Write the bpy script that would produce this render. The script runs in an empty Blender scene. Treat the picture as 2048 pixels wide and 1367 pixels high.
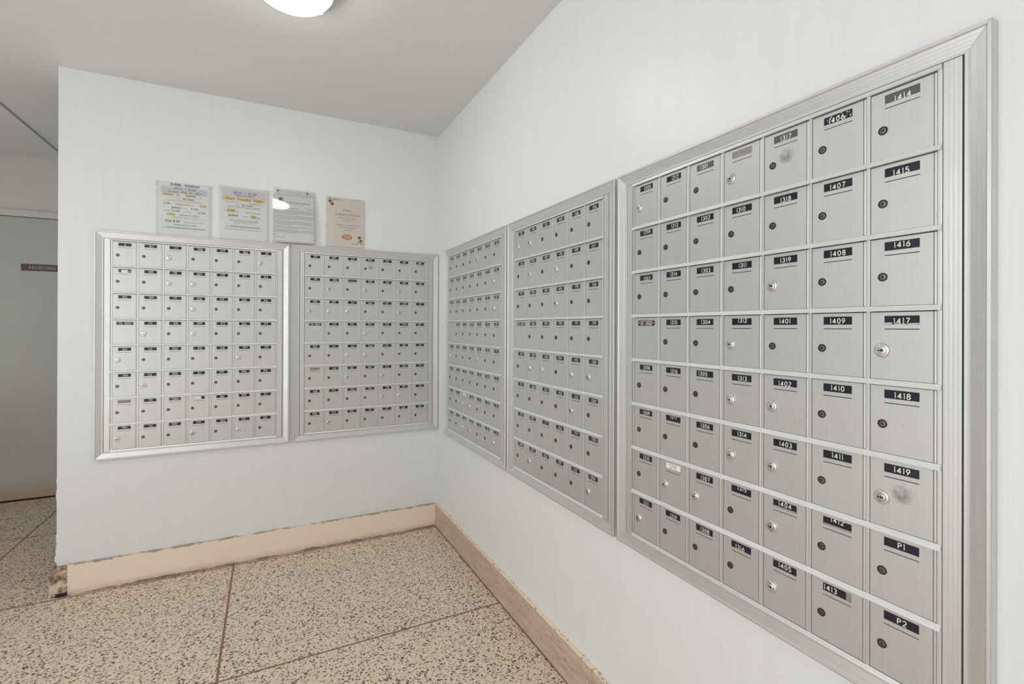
import bpy, bmesh, math, random
from mathutils import Vector, Matrix
random.seed(7)
S = bpy.context.scene
col = S.collection
PI = math.pi

# ------------------------------------------------------------------ camera
W_PX, H_PX = 2048.0, 1367.0
F_PX, CY = 963.96, 652.69
YAW, PITCH, ROLL = 0.4685, 0.0012, 0.0031
cam_d = bpy.data.cameras.new('camera')
cam_o = bpy.data.objects.new('camera', cam_d)
col.objects.link(cam_o)
Fv = Vector((math.sin(YAW), math.cos(YAW), 0)); Rv = Vector((math.cos(YAW), -math.sin(YAW), 0)); Uv = Vector((0, 0, 1))
F2 = Fv * math.cos(PITCH) + Uv * math.sin(PITCH); U2 = Uv * math.cos(PITCH) - Fv * math.sin(PITCH)
R3 = Rv * math.cos(ROLL) + U2 * math.sin(ROLL); U3 = U2 * math.cos(ROLL) - Rv * math.sin(ROLL)
mw = Matrix((R3, U3, -F2)).transposed().to_4x4()
mw.translation = Vector((-0.9547, -2.925, 1.2442))
cam_o.matrix_world = mw
cam_d.sensor_fit = 'HORIZONTAL'; cam_d.sensor_width = 36.0
cam_d.lens = 36.0 * F_PX / W_PX
cam_d.shift_x = 0.0
cam_d.shift_y = (CY - H_PX / 2) / W_PX
cam_d.clip_start = 0.05
S.camera = cam_o

# ------------------------------------------------------------------ world, exposure, unseen fill lights added to brighten the room
w = bpy.data.worlds.new('world'); S.world = w; w.use_nodes = True
w.node_tree.nodes['Background'].inputs[0].default_value = (1, 1, 1, 1)
w.node_tree.nodes['Background'].inputs[1].default_value = 0.0
S.view_settings.view_transform = 'Standard'; S.view_settings.look = 'None'
S.view_settings.gamma = 1.0; S.view_settings.use_curve_mapping = False
S.view_settings.exposure = 0.07
LAMP_EMIT = 17.5
def area(name, loc, rot, sx, sy, power, colr=(1, .98, .95)):
    d = bpy.data.lights.new(name, 'AREA'); d.shape = 'RECTANGLE'; d.size = sx; d.size_y = sy; d.energy = power; d.color = colr
    o = bpy.data.objects.new(name, d); col.objects.link(o); o.location = loc; o.rotation_euler = rot
    return o
COOL = (.91, .955, 1)
area('lobby_top_fill', (-3.05, -4.3, 2.40), (0, 0, 0), 1.2, 1.2, 33, COOL)  # unseen soft fill added overhead behind the camera
area('added_uplight_fill', (-2.35, -2.3, .45), (math.radians(180), 0, 0), 1.4, 1.6, 10.5, COOL)  # added fill aimed upward to brighten the ceiling
area('lobby_side_fill_high', (-3.7, -2.6, 1.95), (0, math.radians(-90), 0), .7, 2.6, 21, COOL)  # unseen high fill added from the side
area('lobby_side_fill_low', (-3.7, -3.4, .8), (0, math.radians(-90), 0), 1.2, 2.6, 19, COOL)  # unseen low fill added from the side for the lower walls
area('hall_fill', (-3.2, .4, .5), (math.radians(180), 0, 0), .6, .6, 6, COOL)  # added upward fill that lifts the dim hall

# ------------------------------------------------------------------ materials
def srgb(r, g, b):
    f = lambda c: (c / 255 / 12.92) if c / 255 <= .04045 else ((c / 255 + .055) / 1.055) ** 2.4
    return (f(r), f(g), f(b), 1)
def mat(name, c, rough=.5, metal=0.0, **kw):
    m = bpy.data.materials.new(name); m.use_nodes = True
    b = m.node_tree.nodes['Principled BSDF']
    b.inputs['Base Color'].default_value = c; b.inputs['Roughness'].default_value = rough; b.inputs['Metallic'].default_value = metal
    for k, v in kw.items(): b.inputs[k].default_value = v
    return m
class NT:
    def __init__(s, m): s.t = m.node_tree; s.n = s.t.nodes; s.l = s.t.links; s.b = s.n['Principled BSDF']
    def add(s, t, **kw):
        n = s.n.new(t)
        for k, v in kw.items(): setattr(n, k, v)
        return n
    def link(s, a, b): s.l.new(a, b)
    def co(s, scale=(1, 1, 1), kind='Object'):
        tc = s.add('ShaderNodeTexCoord'); mp = s.add('ShaderNodeMapping'); mp.inputs['Scale'].default_value = scale
        s.link(tc.outputs[kind], mp.inputs['Vector']); return mp.outputs['Vector']
    def noise(s, vec, scale, detail=3, rough=.5):
        n = s.add('ShaderNodeTexNoise'); n.inputs['Scale'].default_value = scale; n.inputs['Detail'].default_value = detail; n.inputs['Roughness'].default_value = rough
        s.link(vec, n.inputs['Vector']); return n.outputs['Fac']
    def ramp(s, fac, stops, interp='LINEAR'):
        r = s.add('ShaderNodeValToRGB'); r.color_ramp.interpolation = interp
        e = r.color_ramp.elements
        while len(e) < len(stops): e.new(.5)
        for i, (p, c) in enumerate(stops): e[i].position = p; e[i].color = c
        s.link(fac, r.inputs['Fac']); return r.outputs['Color']
    def mix(s, fac, a, b, mode='MIX'):
        m = s.add('ShaderNodeMix', data_type='RGBA', blend_type=mode)
        for sock, val in ((m.inputs[0], fac), (m.inputs[6], a), (m.inputs[7], b)):
            if hasattr(val, 'is_output') or isinstance(val, bpy.types.NodeSocket): s.link(val, sock)
            else: sock.default_value = val
        return m.outputs[2]
    def math(s, op, a, b=0.0, c=0.0):
        m = s.add('ShaderNodeMath', operation=op)
        for sock, val in ((m.inputs[0], a), (m.inputs[1], b), (m.inputs[2], c)):
            if isinstance(val, bpy.types.NodeSocket): s.link(val, sock)
            else: sock.default_value = val
        return m.outputs[0]
    def bump(s, h, strength=.2, dist=.001):
        b = s.add('ShaderNodeBump'); b.inputs['Strength'].default_value = strength; b.inputs['Distance'].default_value = dist
        s.link(h, b.inputs['Height']); s.link(b.outputs[0], s.b.inputs['Normal'])

def wall_paint(name, c1, c2, rough=.38):
    m = mat(name, c1, rough); t = NT(m)
    v = t.co((1, 1, .012)); n1 = t.noise(v, 240, 3, .6)          # fine upright streaks of the rolled paint
    v2 = t.co((1, 1, .05)); n2 = t.noise(v2, 28, 3, .6)
    v3 = t.co(); n3 = t.noise(v3, 6, 4, .6); n4 = t.noise(v3, 130, 2, .5)
    st = t.math('ADD', t.math('MULTIPLY', n1, .6), t.math('MULTIPLY', n2, .4))
    c = t.ramp(st, [(.34, c2), (.6, c1)])
    c = t.mix(t.math('MULTIPLY', t.ramp(n3, [(.5, (0, 0, 0, 1)), (.75, (1, 1, 1, 1))]), .12), c, c2)
    t.link(c, t.b.inputs['Base Color'])
    h = t.math('ADD', n1, t.math('MULTIPLY', n4, .5)); t.bump(h, .14, .0008)
    return m
M = {}
M['wall'] = wall_paint('wall_paint', srgb(230, 231, 231), srgb(226, 227, 227))
M['hall_wall'] = wall_paint('hall_wall_paint', srgb(214, 211, 205), srgb(211, 208, 202), .5)
M['ceiling'] = wall_paint('ceiling_paint', srgb(226, 226, 224), srgb(224, 224, 222), .6)
M['door_paint'] = wall_paint('door_paint', srgb(196, 195, 189), srgb(186, 185, 180), .5)

def metal(name, base, rough, streak=(1, 1, .02), amt=.10, sc=260, bump=.12, met=1.0):
    m = mat(name, base, rough, met); t = NT(m)
    n = t.noise(t.co(streak), sc, 3, .65); n2 = t.noise(t.co(), 14, 4, .65)
    d = tuple(x * (1 - amt * 1.6) for x in base[:3]) + (1,)
    c = t.ramp(n, [(.3, d), (.65, base)])
    c = t.mix(t.math('MULTIPLY', t.ramp(n2, [(.45, (0, 0, 0, 1)), (.75, (1, 1, 1, 1))]), .30), c, tuple(x * .86 for x in base[:3]) + (1,))
    t.link(c, t.b.inputs['Base Color'])
    r = t.math('ADD', rough - .06, t.math('MULTIPLY', n2, .14)); t.link(r, t.b.inputs['Roughness'])
    t.bump(n, bump, .0004)
    return m
M['door'] = metal('brushed_aluminium', (.63, .63, .625, 1), .48, amt=.035, bump=.04, met=.80)
M['rail_h'] = metal('aluminium_extrusion_across', (.70, .70, .69, 1), .42, (.02, .02, 1), .05, 300, .06, .8)
M['rail_v'] = metal('aluminium_extrusion_upright', (.70, .70, .69, 1), .42, (1, 1, .02), .05, 300, .06, .8)
M['bar'] = metal('bright_aluminium_bar', (.82, .82, .81, 1), .40, (.02, .02, 1), .03, 300, .05, .6)
M['gap'] = mat('painted_gap_shade', (.05, .05, .048, 1), .6, .6)  # dark colour stands in for shade in the seams around the doors
M['slot'] = mat('dark_slot', (.006, .006, .007, 1), .7)
M['label'] = mat('navy_tape', srgb(20, 24, 40), .30)
M['label_grey'] = mat('grey_and_glare_tape', srgb(88, 88, 88), .35)  # plain grey strips; on the nearest bank's top row the grey paints in glare
M['label_blank'] = mat('bare_card_grey', srgb(140, 138, 133), .5)
M['label_white'] = mat('white_card', srgb(236, 235, 232), .45)
M['label_brown'] = mat('brown_tape', srgb(70, 52, 48), .4)
M['digit'] = mat('embossed_digits', srgb(232, 229, 214), .5)
M['digit_grey'] = mat('pencil_digits', srgb(150, 148, 145), .6)
M['chrome'] = mat('lock_chrome', (.74, .735, .72, 1), .27, 1.0)
M['steel'] = mat('lock_plug_steel', (.50, .49, .47, 1), .34, 1.0)
M['plug'] = mat('lock_worn_plug', (.20, .19, .18, 1), .36, 1.0)
M['bronze'] = mat('lock_dark_ring', (.07, .066, .06, 1), .35, 1.0)
M['rust'] = mat('lock_brown_ring', (.13, .085, .06, 1), .4, 1.0)
M['black'] = mat('black', (.008, .008, .009, 1), .5)
DOOR_Y = -.0112
def residue():
    m = mat('adhesive_residue', srgb(120, 119, 116), .8); t = NT(m); m.blend_method = 'HASHED' if hasattr(m, 'blend_method') else None
    n = t.noise(t.co(), 150, 5, .7); n2 = t.noise(t.co(), 45, 3, .6)
    a = t.math('MULTIPLY', t.ramp(t.math('MULTIPLY', n, n2), [(.16, (0, 0, 0, 1)), (.32, (1, 1, 1, 1))]), .42)
    vs = t.add('ShaderNodeVectorMath', operation='DISTANCE'); t.link(t.co(), vs.inputs[0]); vs.inputs[1].default_value = (.052, DOOR_Y, -.0595)
    dd = t.math('ADD', vs.outputs['Value'], t.math('MULTIPLY', n2, .008))
    a = t.math('MULTIPLY', a, t.ramp(t.math('MULTIPLY', dd, 20.0), [(.24, (1, 1, 1, 1)), (.44, (0, 0, 0, 1))]))
    t.link(a, t.b.inputs['Alpha']); return m
M['residue'] = residue()

# ------------------------------------------------------------------ mesh helpers
def V(bm, p): return bm.verts.new(p)
def quad(bm, pts, mi=0):
    try:
        f = bm.faces.new([bm.verts.new(p) for p in pts]); f.material_index = mi; return f
    except ValueError: return None
def box(bm, x0, x1, y0, y1, z0, z1, mi=0):
    v = [bm.verts.new((x, y, z)) for x in (x0, x1) for y in (y0, y1) for z in (z0, z1)]
    for a in ((0, 1, 3, 2), (4, 6, 7, 5), (0, 4, 5, 1), (2, 3, 7, 6), (0, 2, 6, 4), (1, 5, 7, 3)):
        f = bm.faces.new([v[i] for i in a]); f.material_index = mi
def finish(name, bm, mats, parent=None, smooth=False, auto=None):
    bmesh.ops.recalc_face_normals(bm, faces=bm.faces[:]) if auto is None else None
    me = bpy.data.meshes.new(name); bm.to_mesh(me); bm.free()
    for m in (mats if isinstance(mats, (list, tuple)) else [mats]): me.materials.append(m)
    if smooth:
        for p in me.polygons: p.use_smooth = True
    o = bpy.data.objects.new(name, me); col.objects.link(o)
    if parent is not None: o.parent = parent
    return o
def tag(o, label=None, cat=None, group=None, kind=None):
    if label: o['label'] = label
    if cat: o['category'] = cat
    if group: o['group'] = group
    if kind: o['kind'] = kind
    return o
def empty(name, loc, rz=0):
    o = bpy.data.objects.new(name, None); o.empty_display_size = .05; col.objects.link(o); o.location = loc; o.rotation_euler = (0, 0, rz); return o
def lathe(bm, prof, c, seg=28, mi=0, axis='y'):
    """prof: (radius, height) with height going out of the wall (-y); axis z: height up"""
    rings = []
    for r, h in prof:
        if r < 1e-6:
            rings.append([bm.verts.new((c[0], c[1] - h, c[2]) if axis == 'y' else (c[0], c[1], c[2] + h))])
        else:
            rings.append([bm.verts.new((c[0] + r * math.cos(a), c[1] - h, c[2] + r * math.sin(a)) if axis == 'y' else (c[0] + r * math.cos(a), c[1] + r * math.sin(a), c[2] + h)) for a in [2 * PI * k / seg for k in range(seg)]])
    for A, B in zip(rings, rings[1:]):
        for k in range(seg):
            a, b = A[k % len(A)], A[(k + 1) % len(A)]; c_, d = B[(k + 1) % len(B)], B[k % len(B)]
            vs = [];
            for x in (a, b, c_, d):
                if x not in vs: vs.append(x)
            if len(vs) >= 3:
                f = bm.faces.new(vs); f.material_index = mi
def sheet(bm, xs, zs, y, holes, depth, mi=0, hmi=None):
    """front face with rectangular openings; each opening gets side walls and a floor at its depth"""
    inh = lambda x, z: any(h[0] < x < h[1] and h[2] < z < h[3] for h in holes)
    xs = sorted(set(xs)); zs = sorted(set(zs))
    for a, b in zip(xs, xs[1:]):
        for c, d in zip(zs, zs[1:]):
            if not inh((a + b) / 2, (c + d) / 2): quad(bm, [(a, y, c), (b, y, c), (b, y, d), (a, y, d)], mi)
    for h in holes:
        a, b, c, d = h[:4]; m2 = h[4]; yb = y + depth
        quad(bm, [(a, yb, c), (b, yb, c), (b, yb, d), (a, yb, d)], m2)
        quad(bm, [(a, y, c), (a, y, d), (a, yb, d), (a, yb, c)], mi); quad(bm, [(b, y, d), (b, y, c), (b, yb, c), (b, yb, d)], mi)
        quad(bm, [(a, y, d), (b, y, d), (b, yb, d), (a, yb, d)], mi); quad(bm, [(b, y, c), (a, y, c), (a, yb, c), (b, yb, c)], mi)

# ------------------------------------------------------------------ stroke lettering for the number strips
def arc(cx, cy, rx, ry, a0, a1, n=9): return [(cx + rx * math.cos(math.radians(a0 + (a1 - a0) * k / n)), cy + ry * math.sin(math.radians(a0 + (a1 - a0) * k / n))) for k in range(n + 1)]
GL = {
 '0': (.56, [arc(.28, .5, .28, .5, 90, 450, 18)]),
 '1': (.16, [[(.10, 0), (.10, 1.0), (.0, .86)]]),
 '2': (.54, [arc(.27, .73, .26, .27, 165, -35, 9) + [(.0, .0), (.54, .0)]]),
 '3': (.52, [arc(.24, .75, .25, .25, 150, -90, 8) + arc(.24, .25, .28, .25, 90, -155, 9)]),
 '4': (.60, [[(.44, 0), (.44, 1.0)], [(.46, .97), (.02, .27)], [(-.05, .27), (.62, .27)]]),
 '5': (.54, [[(.50, 1), (.08, 1), (.05, .58)] + arc(.25, .31, .28, .31, 120, -150, 10)]),
 '6': (.54, [[(.42, 1.0), (.12, .56)] + arc(.27, .29, .27, .29, 150, -210, 14)]),
 '7': (.52, [[(.0, 1), (.52, 1), (.17, 0)]]),
 '8': (.54, [arc(.27, .76, .22, .24, -90, 270, 14), arc(.27, .26, .27, .26, 90, 450, 14)]),
 '9': (.54, [[(.12, .0), (.42, .44)] + arc(.27, .71, .27, .29, -30, 330, 14)]),
 'P': (.52, [[(.0, 0), (.0, 1)] + arc(.24, .75, .27, .25, 90, -90, 8) + [(0, .5)]]),
}
def ribbon(bm, pts, t, y, mi):
    n = len(pts)
    closed = (abs(pts[0][0] - pts[-1][0]) + abs(pts[0][1] - pts[-1][1])) < 1e-6
    L = []
    for i, p in enumerate(pts):
        a = pts[i - 1] if i > 0 else (pts[-2] if closed else None); b = pts[i + 1] if i < n - 1 else (pts[1] if closed else None)
        d1 = Vector((p[0] - a[0], p[1] - a[1])).normalized() if a else None; d2 = Vector((b[0] - p[0], b[1] - p[1])).normalized() if b else None
        d = (d1 + d2) if (d1 and d2) else (d1 or d2)
        if d.length < 1e-4: d = d2 or d1
        d = d.normalized(); nn = Vector((-d.y, d.x)); k = 1.0
        if d1 and d2: k = 1 / max(.55, nn.dot(Vector((-d1.y, d1.x))))
        ext = Vector((0, 0))
        L.append((Vector(p) + nn * t / 2 * k, Vector(p) - nn * t / 2 * k))
    for i, ((a, b), (c, d)) in enumerate(zip(L, L[1:])): yy = y - i * .000006; quad(bm, [(a.x, yy, a.y), (c.x, yy, c.y), (d.x, yy, d.y), (b.x, yy, b.y)], mi)
def number(bm, s, cx, z0, h, y, mi=1, sx=1.0, t=.17):
    gap = .36; wid = sum(GL[c][0] for c in s) + gap * (len(s) - 1); x = cx - wid * h * sx / 2
    for c in s:
        for j, pl in enumerate(GL[c][1]): ribbon(bm, [(x + p[0] * h * sx, z0 + p[1] * h) for p in pl], t * h, y - j * .00004, mi)
        x += (GL[c][0] + gap) * h * sx

# ------------------------------------------------------------------ room shell
CEIL = 2.44; XE = -1.8197; WT = .20; YF = 1.7027
def plain(name, x0, x1, y0, y1, z0, z1, m):
    bm = bmesh.new(); box(bm, x0, x1, y0, y1, z0, z1); return tag(finish(name, bm, m), kind='structure')
XL, YB = -3.8, -5.2
# terrazzo
m = mat('terrazzo', srgb(190, 170, 150), .5, 0, **{'Specular IOR Level': .3}); t = NT(m); v = t.co()
nz = t.add('ShaderNodeTexNoise'); nz.inputs['Scale'].default_value = 120; t.link(v, nz.inputs['Vector'])
vm = t.add('ShaderNodeVectorMath', operation='MULTIPLY_ADD'); t.link(nz.outputs['Color'], vm.inputs[0]); vm.inputs[1].default_value = (.009, .009, 0); t.link(v, vm.inputs[2])
def vor(scale, vec):
    n = t.add('ShaderNodeTexVoronoi', feature='F1'); n.inputs['Scale'].default_value = scale; t.link(vec, n.inputs['Vector']); return n
va = vor(170, vm.outputs[0]); vb = vor(260, vm.outputs[0])
sa = t.add('ShaderNodeSeparateColor'); t.link(va.outputs['Color'], sa.inputs[0]); sb = t.add('ShaderNodeSeparateColor'); t.link(vb.outputs['Color'], sb.inputs[0])
cA = t.ramp(sa.outputs[1], [(0, srgb(212, 190, 168)), (.35, srgb(234, 216, 194)), (.7, srgb(246, 233, 214)), (1, srgb(226, 200, 180))], 'CONSTANT')
cB = t.ramp(sb.outputs[1], [(0, srgb(222, 200, 178)), (.5, srgb(240, 224, 204)), (1, srgb(250, 240, 224))])
cc = t.mix(.5, cA, cB)
dk = t.ramp(sa.outputs[0], [(0, (1, 1, 1, 1)), (.135, (0, 0, 0, 1))], 'CONSTANT'); dk2 = t.ramp(sb.outputs[0], [(0, (1, 1, 1, 1)), (.08, (0, 0, 0, 1))], 'CONSTANT')
cc = t.mix(dk, cc, t.ramp(sa.outputs[2], [(0, srgb(44, 28, 18)), (1, srgb(90, 65, 45))])); cc = t.mix(dk2, cc, srgb(100, 74, 54))
big = t.noise(v, 3, 3, .6); cc = t.mix(t.math('MULTIPLY', big, .30), cc, srgb(214, 186, 162))
sx = t.add('ShaderNodeSeparateXYZ'); t.link(v, sx.inputs[0])
def joint(sock, off, pitch, w_):
    a = t.math('SUBTRACT', sock, off); a = t.math('DIVIDE', a, pitch); a = t.math('FRACT', t.math('ADD', a, 100.5)); a = t.math('ABSOLUTE', t.math('SUBTRACT', a, .5))
    return t.math('LESS_THAN', t.math('MULTIPLY', a, pitch), w_)
jx = joint(sx.outputs[0], -1.111, 1.111, .0042); jy = joint(sx.outputs[1], -.956, .922, .0042)
jx2 = joint(sx.outputs[0], -1.111, 1.111, .0022); jy2 = joint(sx.outputs[1], -.956, .922, .0022)
cc = t.mix(t.math('MAXIMUM', jx, jy), cc, srgb(112, 84, 64)); cc = t.mix(t.math('MAXIMUM', jx2, jy2), cc, srgb(150, 122, 98))
t.link(cc, t.b.inputs['Base Color']); t.bump(t.noise(v, 300, 2), .08, .0005)
M['floor'] = m
plain('floor', XL, .12, YB, YF + .12, -.10, 0, M['floor'])
plain('ceiling', XL, .12, YB, YF + .12, CEIL, CEIL + .10, M['ceiling'])
plain('wall_right', 0, .12, YB, YF + .12, 0, CEIL, M['wall'])
plain('wall_back', XE, 0, 0, WT, 0, CEIL, M['wall'])
plain('wall_left', XL - .12, XL, YB, YF + .12, 0, CEIL, M['hall_wall'])
plain('wall_front', XL, .12, YB - .12, YB, 0, CEIL, M['wall'])
# far hall wall with the door opening
DX0, DX1, DZ = -2.81, -1.91, 2.018
bm = bmesh.new(); box(bm, XL, DX0 - .045, YF, YF + .12, 0, CEIL); box(bm, DX1 + .045, 0, YF, YF + .12, 0, CEIL); box(bm, DX0 - .045, DX1 + .045, YF, YF + .12, DZ + .044, CEIL)
tag(finish('wall_hall', bm, M['hall_wall']), kind='structure')
dr = tag(empty('door_1', ((DX0 + DX1) / 2, YF, 0)), kind='structure')
cx = (DX0 + DX1) / 2
bm = bmesh.new()
box(bm, DX0 - .045 - cx, DX0 - cx, -.014, .10, 0, DZ + .044); box(bm, DX1 - cx, DX1 + .045 - cx, -.014, .10, 0, DZ + .044); box(bm, DX0 - cx, DX1 - cx, -.014, .10, DZ, DZ + .044)
finish('door_frame', bm, M['hall_wall'], dr)
m = mat('hall_door_paint', srgb(196, 195, 189), .5); t = NT(m); v = t.co(); sz = t.add('ShaderNodeSeparateXYZ'); t.link(v, sz.inputs[0])
n = t.noise(v, 9, 4, .6); zz = t.math('ADD', sz.outputs[2], t.math('MULTIPLY', n, -.10))
dirt = t.ramp(zz, [(.0, (1, 1, 1, 1)), (.02, (.8, .8, .8, 1)), (.10, (0, 0, 0, 1))])
t.link(t.mix(t.math('MULTIPLY', dirt, .8), t.mix(t.noise(v, 3, 2), srgb(196, 195, 189), srgb(184, 183, 178)), srgb(190, 160, 132)), t.b.inputs['Base Color'])
bm = bmesh.new(); box(bm, DX0 + .003 - cx, DX1 - .003 - cx, .004, .048, .012, DZ - .004); finish('door_leaf', bm, m, dr)
bm = bmesh.new(); box(bm, DX0 - cx, DX1 - cx, .0, .10, 0, .006); finish('threshold', bm, mat('dark_threshold', srgb(60, 46, 38), .5), dr)
bm = bmesh.new(); lathe(bm, [(.0, .062), (.022, .060), (.028, .05), (.026, .04), (.012, .032), (.011, .008), (.032, .006), (.032, 0)], (DX1 - .07 - cx, .004, .98), 24)
finish('door_knob', bm, M['steel'], dr, True)
# conduit cover strip running across the hall ceiling
bm = bmesh.new(); box(bm, -2.279, -2.2405, YB, YF, CEIL - .012, CEIL); tag(finish('trim_1', bm, M['ceiling']), kind='structure')

# baseboards
def base_paint():
    m = mat('cream_baseboard_paint', srgb(222, 203, 180), .45); t = NT(m); v = t.co(); sz = t.add('ShaderNodeSeparateXYZ'); t.link(v, sz.inputs[0])
    n = t.noise(t.co((1, 1, 3)), 11, 5, .7); nf = t.noise(v, 60, 4, .6)
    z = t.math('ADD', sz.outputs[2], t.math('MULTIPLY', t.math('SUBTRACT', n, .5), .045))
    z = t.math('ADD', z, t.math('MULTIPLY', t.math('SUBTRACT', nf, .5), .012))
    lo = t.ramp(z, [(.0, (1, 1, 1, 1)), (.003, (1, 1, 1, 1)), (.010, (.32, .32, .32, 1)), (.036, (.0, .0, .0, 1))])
    hi = t.ramp(z, [(.137, (0, 0, 0, 1)), (.141, (1, 1, 1, 1))])
    c = t.mix(t.noise(v, 4, 4, .6), srgb(247, 230, 210), srgb(238, 217, 195))
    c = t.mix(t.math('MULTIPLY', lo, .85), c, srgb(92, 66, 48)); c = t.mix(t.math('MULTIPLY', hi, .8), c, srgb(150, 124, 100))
    t.link(c, t.b.inputs['Base Color']); t.bump(t.math('ADD', n, nf), .3, .002); return m
def travertine():
    m = mat('travertine_baseboard', srgb(176, 152, 132), .4); t = NT(m)
    v = t.co((1, .09, 1)); n = t.noise(v, 240, 3, .6); n2 = t.noise(t.co((1, .12, 1)), 70, 4, .65); n3 = t.noise(t.co(), 5, 3, .5)
    c = t.ramp(n2, [(.3, srgb(184, 160, 140)), (.5, srgb(200, 178, 158)), (.72, srgb(214, 195, 176))])
    c = t.mix(t.math('MULTIPLY', n3, .35), c, srgb(182, 160, 144))
    pore = t.ramp(n, [(.34, (1, 1, 1, 1)), (.40, (0, 0, 0, 1))])
    c = t.mix(t.math('MULTIPLY', pore, .75), c, srgb(96, 74, 58))
    sz = t.add('ShaderNodeSeparateXYZ'); t.link(t.co(), sz.inputs[0])
    c = t.mix(t.ramp(t.math('ADD', sz.outputs[2], t.math('MULTIPLY', n3, -.004)), [(.0, (1, 1, 1, 1)), (.003, (.9, .9, .9, 1)), (.006, (0, 0, 0, 1))]), c, srgb(70, 46, 32))
    t.link(c, t.b.inputs['Base Color']); t.bump(n, .35, .001); return m
BH, BT = .1405, .020
def wavy_board(name, p0, p1, nrm, h, th, m, amp=.0007, seg=60, kind='structure'):
    """board along a wall with a slightly uneven caulked top edge"""
    bm = bmesh.new(); d = Vector(p1) - Vector(p0); N = Vector(nrm); rows = []
    for k in range(seg + 1):
        p = Vector(p0) + d * (k / seg); j = amp * (math.sin(k * .9) + math.sin(k * 2.3 + 1) * .6); j2 = amp * .6 * math.sin(k * 1.7 + 2)
        prof = [(0, 0), (th + j2 * .3, 0), (th + j2 * .3, .012), (th, .03), (th, h + j), (0, h + j)]
        rows.append([bm.verts.new((p.x + N.x * a, p.y + N.y * a, b)) for a, b in prof])
    for A, B in zip(rows, rows[1:]):
        for i in range(len(A) - 1): bm.faces.new((A[i], A[i + 1], B[i + 1], B[i]))
    bm.faces.new(rows[0]); bm.faces.new(rows[-1])
    return tag(finish(name, bm, m), kind=kind)
M['base_cream'] = base_paint(); M['trav'] = travertine()
m = mat('painted_lit_board_top', srgb(246, 226, 200), .6); t = NT(m); n = t.noise(t.co((1, .4, 1)), 120, 3, .6)  # light on the top faces put into a paler, pored stone colour
t.link(t.ramp(n, [(.34, srgb(150, 122, 98)), (.42, srgb(240, 220, 194)), (.7, srgb(250, 234, 212))]), t.b.inputs['Base Color']); M['trav_top'] = m
wavy_board('baseboard_back', (XE + .044, 0, 0), (-BT, 0, 0), (0, -1, 0), BH, BT, M['base_cream'])
# bare, unpainted end block of the back baseboard and the return on the wall end
m = mat('bare_chipped_block', srgb(205, 188, 165), .7); t = NT(m); v = t.co(); n = t.noise(v, 34, 5, .7)
sz = t.add('ShaderNodeSeparateXYZ'); t.link(v, sz.inputs[0])
c = t.ramp(n, [(.40, srgb(120, 96, 76)), (.50, srgb(176, 152, 130)), (.60, srgb(216, 202, 182))]); t.link(c, t.b.inputs['Base Color']); t.bump(n, .6, .003)
M['chip'] = m
bm = bmesh.new(); box(bm, XE, XE + .043, -BT + .003, 0, .017, BH - .003); box(bm, XE, XE + .043, -BT + .001, 0, 0, .017, 1)
tag(finish('baseboard_end', bm, [M['chip'], mat('dark_gap', srgb(30, 25, 32), .6)]), kind='structure')
bm = bmesh.new(); random.seed(5)
prev = None
for k in range(13):
    z = BH * k / 12; xo = XE - .024 + (.012 * max(0, (z - .11) / .03)) + random.uniform(-.0015, .0015); r = [bm.verts.new((xo, -BT + .006 + random.uniform(-.001, .001), z)), bm.verts.new((XE, -BT + .002, z)), bm.verts.new((XE, WT, z)), bm.verts.new((xo, WT, z))]
    if prev:
        for i in range(4): bm.faces.new((prev[i], prev[(i + 1) % 4], r[(i + 1) % 4], r[i]))
    else: bm.faces.new(r)
    prev = r
bm.faces.new(prev)
tag(finish('baseboard_return', bm, M['chip']), kind='structure')
# flaking paint along the wall's free corner
bm = bmesh.new()
for z, h, r in ((.53, .018, .006), (.455, .03, .007), (.475, .02, .005), (.30, .012, .004), (.272, .02, .007), (.25, .014, .005), (.20, .022, .009), (.17, .03, .011), (.225, .018, .007), (.425, .02, .004)):
    mt = Matrix.Translation((XE + .001, .006, z)) @ Matrix.Diagonal((r, .007, h / 1.2, 1)); bmesh.ops.create_icosphere(bm, subdivisions=1, radius=1, matrix=mt)
for vv in bm.verts: vv.co += Vector((random.uniform(-1, 1), 0, random.uniform(-1, 1))) * .0015
tag(finish('trim_2', bm, M['wall']), kind='structure')
# travertine board on the right wall, in two lengths with a joint
def stone_board(name, y0, y1):
    bm = bmesh.new(); box(bm, -BT, 0, y0, y1, 0, BH - .0)
    bm.normal_update(); 
    for f in bm.faces:
        if f.normal.z > .9: f.material_index = 1
    return tag(finish(name, bm, [M['trav'], M['trav_top']]), kind='structure')
stone_board('baseboard_right', -1.655, -.0)
o = stone_board('baseboard_right_near', YB, -1.657)
wavy_board('baseboard_left', (XL, YB, 0), (XL, YF, 0), (1, 0, 0), BH, BT, M['base_cream'])

# ------------------------------------------------------------------ mailboxes
CH = .12585; BZ0, BZH = .6085, 1.0870; MARG = .0645; FW = .0345; RIM = .020; DY = -.011
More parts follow.
